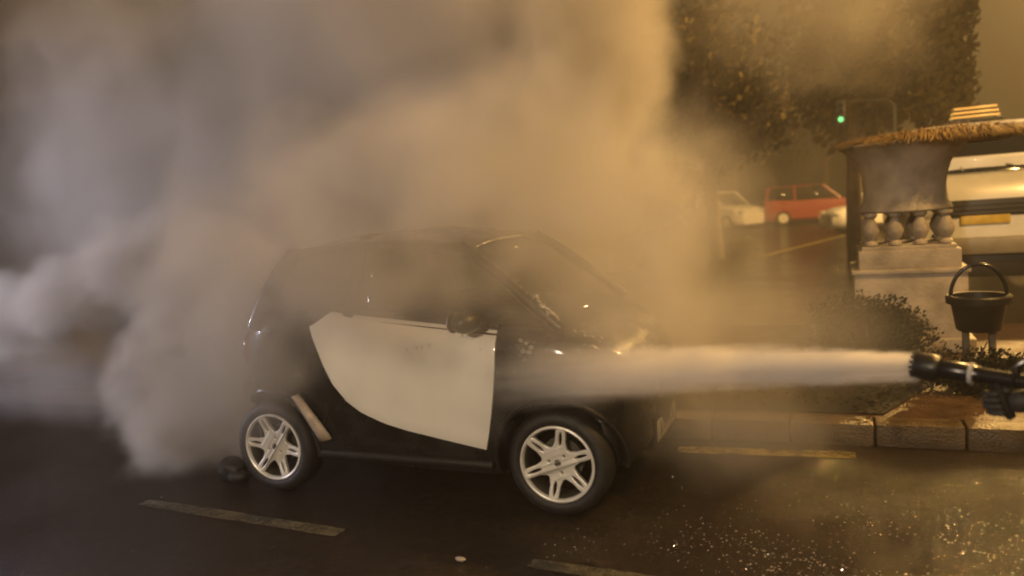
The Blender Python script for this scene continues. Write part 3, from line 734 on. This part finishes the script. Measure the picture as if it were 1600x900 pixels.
VX, VY = 1.72, 10.6
van = empty('van', (VX, VY, 0), 0, 'large white van facing the camera behind the stone urn, amber light bar on its roof', 'van')
q = MB(); P = []
prof = [(0, .62), (-.02, .9), (.0, 1.3), (.06, 1.5), (.13, 1.585), (.30, 1.62)]
for s in np.linspace(-1, 1, 15):
    P.append([Vector((s*.95, y+.16*abs(s)**4, z-.03*abs(s)**4)) for y, z in prof])
q.grid(P); o = q.build('hood', M_white, van); solidify(o, .03, 1)
q = MB(); q.box((0, 2.9, 1.2), (1.92, 4.9, 1.3), bev=.05); q.box((0, 3.3, 2.0), (1.86, 4.1, .5), bev=.1); q.build('body', M_white, van)
q = MB(); P = []
for s in np.linspace(-1, 1, 11): P.append([Vector((s*(.90-.08*t), .34+.85*t+.12*abs(s)**3, 1.63+.58*t)) for t in np.linspace(0, 1, 5)])
q.grid(P); o = q.build('windscreen', M_glassdark, van); solidify(o, .02)
q = MB(); P = []
for y in np.linspace(1.14, 5.3, 8): P.append([Vector((s*.90, y, 2.28-.06*abs(s)**4+.03*min(1, (y-1.1)))) for s in np.linspace(-1, 1, 11)])
q.grid(P); o = q.build('roof', M_white, van); solidify(o, .06)
q = MB(); q.box((0, -.035, 1.235), (1.0, .03, .20), bev=.01); o = q.build('grille', M_plastic, van)
q = MB()
for i in range(3): q.box((0, -.056, 1.18+.055*i), (.96, .012, .014))
q.build('slat', M_chrome, o)
q = MB(); q.box((-.14, -.062, 1.10), (.50, .012, .10), bev=.004); q.build('number_plate', mat('yellow_plate', (.6, .42, .06), .4, var=.3, vscale=10), van)['label'] = 'yellow plate'
q = MB(); q.box((0, -.10, .80), (1.86, .2, .20), bev=.06); q.build('bumper', mat('grey_bumper', (.25, .22, .17), .35, var=.2), van)
q = MB(); q.box((0, -.02, .56), (1.7, .1, .26), bev=.02); q.build('lower_valance', M_plastic, van)
for sg in (-1, 1):
    q = MB(); q.blob((sg*.74, .03, 1.24), (.16, .08, .12), 2); q.build('headlight', M_lens, van)
    wh = empty('wheel', (sg*.83, .95, .36), 0, parent=van)
    q = MB(); q.bar((-.11, 0, 0), (.11, 0, 0), .36, n=28); q.build('tyre', M_rubber, wh)
    q = MB(); q.bar((sg*.1, 0, 0), (sg*.118, 0, 0), .22, n=20); q.build('rim', M_alloy, wh)
    q = MB(); q.box((sg*1.08, .75, 1.83), (.2, .1, .3), bev=.04); q.bar((sg*.93, .85, 1.7), (sg*1.05, .78, 1.78), .02); q.build('door_mirror', M_plastic, van)
    q = MB(); q.tube([(sg*.3, .38, 1.67), (sg*.1-.25, .62, 1.84)], .012, 6); q.build('wiper', M_chrome, van)
lb = empty('light_bar', (-.02, 1.5, 2.33), 0, parent=van)
q = MB(); q.box((0, 0, .0), (.62, .26, .04), bev=.01); q.box((0, 0, .09), (.5, .17, .15)); q.build('bar_base', M_plastic, lb)
for i in range(3):
    q = MB(); q.box((0, 0, .05+i*.055), (.56-.03*i, .22, .026), bev=.010); q.build('amber_lens', M_amber, lb)

# ------------------------------------------------------------------ trees
def tree(name, loc, h, tr, crown, n, leafsize, m, label, clumps=22, columnar=False):
    root = empty(name, loc, 0, label, 'tree', None)
    q = MB(); pts = []; ht = h*.62
    for i in range(7): pts.append((random.uniform(-.08, .08)*i*.3, random.uniform(-.08, .08)*i*.3, ht*i/6))
    q.tube(pts, [tr*(1-.11*i) for i in range(7)], 12); q.build('trunk', M_bark, root)
    cz = h-crown[2]
    for k in range(9):
        a = k*2.4; z0 = ht*random.uniform(.45, .95); e = Vector((math.cos(a)*crown[0]*.7, math.sin(a)*crown[1]*.7, cz+crown[2]*random.uniform(-.5, .6)))
        s0 = Vector((0, 0, z0)); q = MB(); q.tube([s0, s0.lerp(e, .5)+Vector((0, 0, .2)), e], [tr*.4, tr*.25, tr*.08], 7); q.build('limb', M_bark, root)
    q = MB(); leaf_cloud(q, n, (0, 0, cz), crown, leafsize, clumps=clumps, shell=.35); q.build('crown', m, root, smooth=False)
    return root
tree('broadleaf_tree', (.35, 17.5, 0), 6.4, .2, (1.5, 1.4, 2.3), 9000, .12, M_leaf, 'broad leafy tree lit brown above the red car', 30)
tree('broadleaf_tree', (-2.75, 19.5, 0), 6.8, .2, (2.2, 1.8, 2.5), 9000, .12, M_leaf, 'dark leafy tree showing just right of the thick smoke', 28)
tree('cypress_tree', (1.75, 16.0, 0), 7.6, .18, (.62, .62, 3.3), 7000, .09, M_leaf, 'tall narrow tree with a lamplit right edge above the urn', 34)
tree('broadleaf_tree', (-5.0, 44, 0), 8.5, .25, (2.6, 2.4, 2.9), 6000, .12, M_leafdark, 'wide dark tree standing farthest back behind the white hatchback', 30)
tree('broadleaf_tree', (-.5, 45, 0), 8.0, .25, (2.6, 2.2, 2.8), 6000, .12, M_leafdark, 'wide dark tree standing behind the red car and the traffic light', 30)
tree('broadleaf_tree', (-9.6, 42, 0), 8.5, .25, (3.0, 2.6, 3.2), 6000, .12, M_leafdark, 'large dark tree hidden deep in the smoke at left centre', 30)

tl = empty('traffic_light', (.95, 15.2, 0), 0, 'small traffic light lit green, hung on an arm among the dark trees', 'traffic light')
q = MB(); q.tube([(0, 0, 0), (0, 0, 2.9), (-.1, 0, 3.0), (-.85, 0, 3.06)], [.05, .03, .014, .010], 10); q.build('post', M_pole, tl)
q = MB(); q.box((-.85, 0, 2.86), (.15, .12, .40), bev=.02); q.build('housing', M_pole, tl)
for i, mm in enumerate((M_greenlit, M_plastic, M_plastic)):
    q = MB(); q.lathe([(.001, .016), (.03, .012), (.042, 0), (.046, -.01)], 20, Matrix.Translation((-.85, -.062, 2.74+i*.12)) @ Matrix.Rotation(R(90), 4, 'X')); q.build('lens', mm, tl)
    q = MB(); q.lathe([(.052, 0), (.052, .07)], 20, Matrix.Translation((-.85, -.06, 2.74+i*.12)) @ Matrix.Rotation(R(90), 4, 'X')); q.build('hood', M_pole, tl)

def street_lamp(loc, rz, label):
    x, y, z = loc
    root = empty('street_lamp', (x, y, 0), rz, label, 'street lamp')
    q = MB(); q.tube([(-1.6, 0, 0), (-1.6, 0, z*.6), (-1.6, 0, z+.05), (-1.3, 0, z+.35), (-.3, 0, z+.42)], [.09, .07, .055, .045, .04], 12); q.build('post', M_pole, root)
    q = MB(); q.box((0, 0, z+.40), (.75, .28, .10), bev=.03); q.build('lamp_head', M_pole, root)
    q = MB(); q.box((0, 0, z+.335), (.5, .2, .02), bev=.004); q.build('lamp_lens', M_lamplit, root)
street_lamp(LAMP_SIDE, R(180), 'sodium street lamp on the pavement near the stone urn, out of frame at right')
street_lamp(LAMP_FAR, R(180), 'unseen sodium street lamp added beyond the white van to brighten the far cars')
street_lamp(LAMP_NEAR, R(90), 'unseen street lamp added behind the camera as a weak fill')
ml_ = empty('unseen_light', (ADDED_SPOT[0], ADDED_SPOT[1]-.18, 0), 0, 'unseen warm spot on a mast, added behind the camera to light the car and smoke', 'work light')
for k in range(3):
    a = k*2.094; q = MB(); q.bar((.7*math.cos(a), .7*math.sin(a), 0), (0, 0, 1.2), .018); q.build('leg', M_pole, ml_)
q = MB(); q.bar((0, 0, 1.1), (0, 0, 4.1), .022); q.build('pole', M_pole, ml_)
q = MB(); q.box((0, -.1, 4.2), (.4, .14, .28), bev=.02); q.build('lamp_head', M_pole, ml_)
wl = empty('unseen_light', (FLOOD[0]-.14, FLOOD[1]-.08, 0), R(28), 'unseen cool tripod light left of the smoke, standing in for fire engine headlights', 'work light')
for k in range(3):
    a = k*2.094; q = MB(); q.bar((.5*math.cos(a), .5*math.sin(a), 0), (0, 0, .9), .014); q.build('leg', M_pole, wl)
q = MB(); q.bar((0, 0, .85), (0, 0, 1.8), .018); q.build('pole', M_pole, wl)
q = MB(); q.box((0, 0, 1.9), (.12, .34, .24), bev=.02); q.build('lamp_head', M_pole, wl)

# ------------------------------------------------------------------ smoke, water and air as volumes
def vol_mat(name, col, dens, aniso=.15):
    m = bpy.data.materials.new(name); m.use_nodes = True; n = m.node_tree.nodes; n.clear()
    o = n.new('ShaderNodeOutputMaterial'); v = n.new('ShaderNodeVolumePrincipled')
    v.inputs['Color'].default_value = (*col, 1); v.inputs['Density'].default_value = dens; v.inputs['Anisotropy'].default_value = aniso
    m.node_tree.links.new(v.outputs[0], o.inputs['Volume']); return m
def smoke(name, lo, hi, vox, puffs, m, warp=(.5, 1.1), detail=(.35, 2.6), label=None, cat=None, loc=(0, 0, 0), rot=None, floor=None, streak=None):
    """A density grid filled by a geometry-node field: soft ellipsoid puffs, warped and eroded by noise."""
    ng = bpy.data.node_groups.new(name+'_field', 'GeometryNodeTree')
    ng.interface.new_socket('Geometry', in_out='INPUT', socket_type='NodeSocketGeometry'); ng.interface.new_socket('Geometry', in_out='OUTPUT', socket_type='NodeSocketGeometry')
    n = ng.nodes; L = ng.links
    out = n.new('NodeGroupOutput'); vc = n.new('GeometryNodeVolumeCube'); sm = n.new('GeometryNodeSetMaterial'); sm.inputs['Material'].default_value = m
    vc.inputs['Min'].default_value = lo; vc.inputs['Max'].default_value = hi
    for i, a in enumerate('XYZ'): vc.inputs['Resolution '+a].default_value = max(8, int((hi[i]-lo[i])/vox))
    L.new(vc.outputs[0], sm.inputs[0]); L.new(sm.outputs[0], out.inputs[0])
    pos = n.new('GeometryNodeInputPosition')
    def vm(op, a, b_=None):
        q = n.new('ShaderNodeVectorMath'); q.operation = op
        for i, x in enumerate((a, b_)):
            if x is None: continue
            if isinstance(x, (tuple, list, Vector)): q.inputs[i].default_value = x
            elif isinstance(x, float): q.inputs['Scale'].default_value = x
            else: L.new(x, q.inputs[i])
        return q.outputs['Value'] if op == 'LENGTH' else q.outputs[0]
    def mt(op, a, b_=None, c_=None):
        q = n.new('ShaderNodeMath'); q.operation = op
        for i, x in enumerate((a, b_, c_)):
            if x is None: continue
            if isinstance(x, (int, float)): q.inputs[i].default_value = x
            else: L.new(x, q.inputs[i])
        return q.outputs[0]
    P0 = pos.outputs[0]
    src = vm('MULTIPLY', P0, streak) if streak else P0
    nw = n.new('ShaderNodeTexNoise'); nw.inputs['Scale'].default_value = warp[1]; nw.inputs['Detail'].default_value = 3; L.new(src, nw.inputs['Vector'])
    off = vm('SCALE', vm('SUBTRACT', nw.outputs['Color'], (.5, .5, .5)), float(warp[0]*2))
    P1 = vm('ADD', P0, off)
    nd_ = n.new('ShaderNodeTexNoise'); nd_.inputs['Scale'].default_value = detail[1]; nd_.inputs['Detail'].default_value = 6; nd_.inputs['Roughness'].default_value = .62
    L.new(vm('ADD', src, off), nd_.inputs['Vector'])
    ero = mt('MULTIPLY', mt('SUBTRACT', nd_.outputs['Fac'], .5), detail[0]*2)
    tot = None
    for (c, r, dens, edge) in puffs:
        ln = vm('LENGTH', vm('DIVIDE', vm('SUBTRACT', P1, tuple(c)), tuple(r)))
        rm = float(min(r))
        sd = mt('MULTIPLY_ADD', ln, -rm, mt('ADD', ero, rm))          # positive inside, metres
        mr = n.new('ShaderNodeMapRange'); mr.interpolation_type = 'SMOOTHSTEP'; L.new(sd, mr.inputs[0])
        mr.inputs[1].default_value = 0; mr.inputs[2].default_value = edge; mr.inputs[3].default_value = 0; mr.inputs[4].default_value = dens
        tot = mr.outputs[0] if tot is None else mt('MAXIMUM', tot, mr.outputs[0])
    tot = mt('MULTIPLY', tot, mt('MULTIPLY_ADD', nd_.outputs['Fac'], 1.2, .4))
    if floor is not None:
        sp = n.new('ShaderNodeSeparateXYZ'); L.new(P0, sp.inputs[0])
        mr = n.new('ShaderNodeMapRange'); L.new(sp.outputs[2], mr.inputs[0]); mr.inputs[1].default_value = floor; mr.inputs[2].default_value = floor+.12
        tot = mt('MULTIPLY', tot, mr.outputs[0])
    L.new(tot, vc.inputs['Density'])
    vd = bpy.data.volumes.new(name); o = bpy.data.objects.new(name, vd); C.objects.link(o); vd.materials.append(m)
    md = o.modifiers.new('field', 'NODES'); md.node_group = ng
    o.location = loc
    if rot is not None: o.rotation_euler = rot
    tag(o, label, cat)
    return o
M_smoke = vol_mat('smoke', (.86, .83, .80), 1.0, .1)
PUFFS = [  # centre, radii, density per metre, edge softness
    # the great bank behind the car
    ((-3.6, 6.6, 2.6), (2.35, 1.5, 2.6), 3.4, .6),
    ((-2.2, 5.9, 3.2), (1.30, 1.1, 1.9), 3.4, .40),
    ((-2.5, 5.9, 1.7), (1.35, 1.0, 1.3), 3.0, .6),
    ((-6.3, 6.4, 2.6), (2.4, 1.6, 2.8), 2.8, .7),
    ((-8.8, 6.4, 2.6), (2.6, 1.6, 3.0), 2.0, .8),
    ((-7.8, 6.2, 4.6), (2.6, 1.4, 2.0), 2.2, .7),
    ((-4.6, 7.0, 4.6), (4.2, 1.6, 2.0), 2.8, .7),
    ((-3.0, 5.0, 3.2), (1.9, 1.0, 1.2), 1.0, .6),
    ((-4.6, 5.3, 2.3), (1.5, .8, 1.0), 1.4, .6),
    # right hand puff and the thin drift beyond it
    ((-1.38, 6.3, 1.70), (.42, .40, .34), 2.6, .30),
    ((-1.5, 6.6, .9), (1.0, .9, 1.1), .32, .6),
    ((-.2, 8.2, 1.4), (1.9, .7, 1.7), .12, .8),
    # column boiling out at the rear wheel
    ((-4.18, 4.10, .50), (.50, .42, .72), 6.0, .16),
    ((-4.05, 4.25, 1.15), (.62, .55, .70), 4.0, .3),
    ((-3.9, 4.2, .3), (.42, .35, .36), 5.0, .16),
    # rolling puffs to the left
    ((-5.35, 4.75, 1.40), (.55, .5, .42), 4.0, .22),
    ((-5.95, 4.7, 1.16), (.50, .5, .40), 4.0, .22),
    ((-6.6, 4.6, .98), (.60, .5, .38), 4.0, .22),
    ((-4.8, 4.8, 1.5), (.7, .5, .45), 2.8, .35),
    ((-7.4, 4.9, .9), (.8, .6, .45), 3.0, .35),
    ((-6.2, 4.7, .45), (1.9, .6, .65), .75, .6),
    ((-5.2, 5.2, .6), (.7, .5, .6), 1.2, .4),
    # veil drifting over the near side of the car
    ((-2.45, 3.50, 1.46), (1.5, .50, .70), 1.45, .35),
    ((-2.2, 4.2, 1.95), (1.7, .8, .55), 1.8, .45),
    ((-3.25, 3.50, .85), (.50, .42, .68), 2.3, .30),
    ((-1.0, 3.85, 1.15), (.85, .55, .55), 1.5, .40),
    ((-1.3, 4.4, 1.55), (1.1, .8, .85), 1.5, .60),
    ((-.55, 4.5, .75), (.9, .6, .75), .8, .5),
    # thin brown drift in front of the trees
    ((-.1, 7.6, 3.8), (1.5, .9, 1.75), .55, .6),
]
smoke('smoke', (-11, 2.9, 0.01), (2.0, 8.7, 6.2), .046, PUFFS, M_smoke, (.34, 1.0), (.36, 2.2), 'thick lamplit smoke billowing from the burning car and drifting left', 'smoke', floor=.0)
# jet of water from the nozzle
JT = NT-nd*.0; JE = Vector((-1.62, 3.83, .735)); jd = JE-JT; JL = jd.length
jq = jd.to_track_quat('X', 'Z').to_euler()
M_jet = vol_mat('water_spray', (.99, .97, .96), 1.0, .0)
jp = []
for i in range(22):
    s = i/21; r = .040+.118*s
    jp.append(((s*JL, 0, .016*math.sin(math.pi*s)), (.16, r*1.25, r*1.3), 45*(1-s)**2.5+11-6.5*s, .03+.09*s))
smoke('water_jet', (0.0, -.25, -.25), (JL+.15, .27, .30), .010, jp, M_jet, (.02, 2.0), (.05, 16), 'pale jet of water fanning out from the black nozzle onto the car', 'water jet', loc=JT, rot=jq, streak=(.12, 1.5, 1.5))
sp = [((-1.55, 3.70, .80), (.42, .16, .22), 2.2, .18), ((-1.1, 3.9, .98), (.6, .3, .24), 1.1, .25), ((-1.75, 3.66, .62), (.25, .1, .25), 1.2, .15), ((-.6, 4.2, .40), (.7, .4, .45), .7, .35), ((-.2, 4.6, .8), (.9, .5, .55), .4, .5)]
smoke('spray_mist', (-2.6, 3.2, .01), (1.0, 5.4, 1.7), .03, sp, M_jet, (.12, 2.2), (.10, 4), 'fine mist thrown up where the jet strikes the front of the car', 'mist')

# haze over everything
q = MB(); q.box((0, 29, 5.6), (150, 84, 13.4))
hz = q.build('haze', vol_mat('haze_air', (.9, .86, .8), .0042, .2)); tag(hz, kind='stuff')
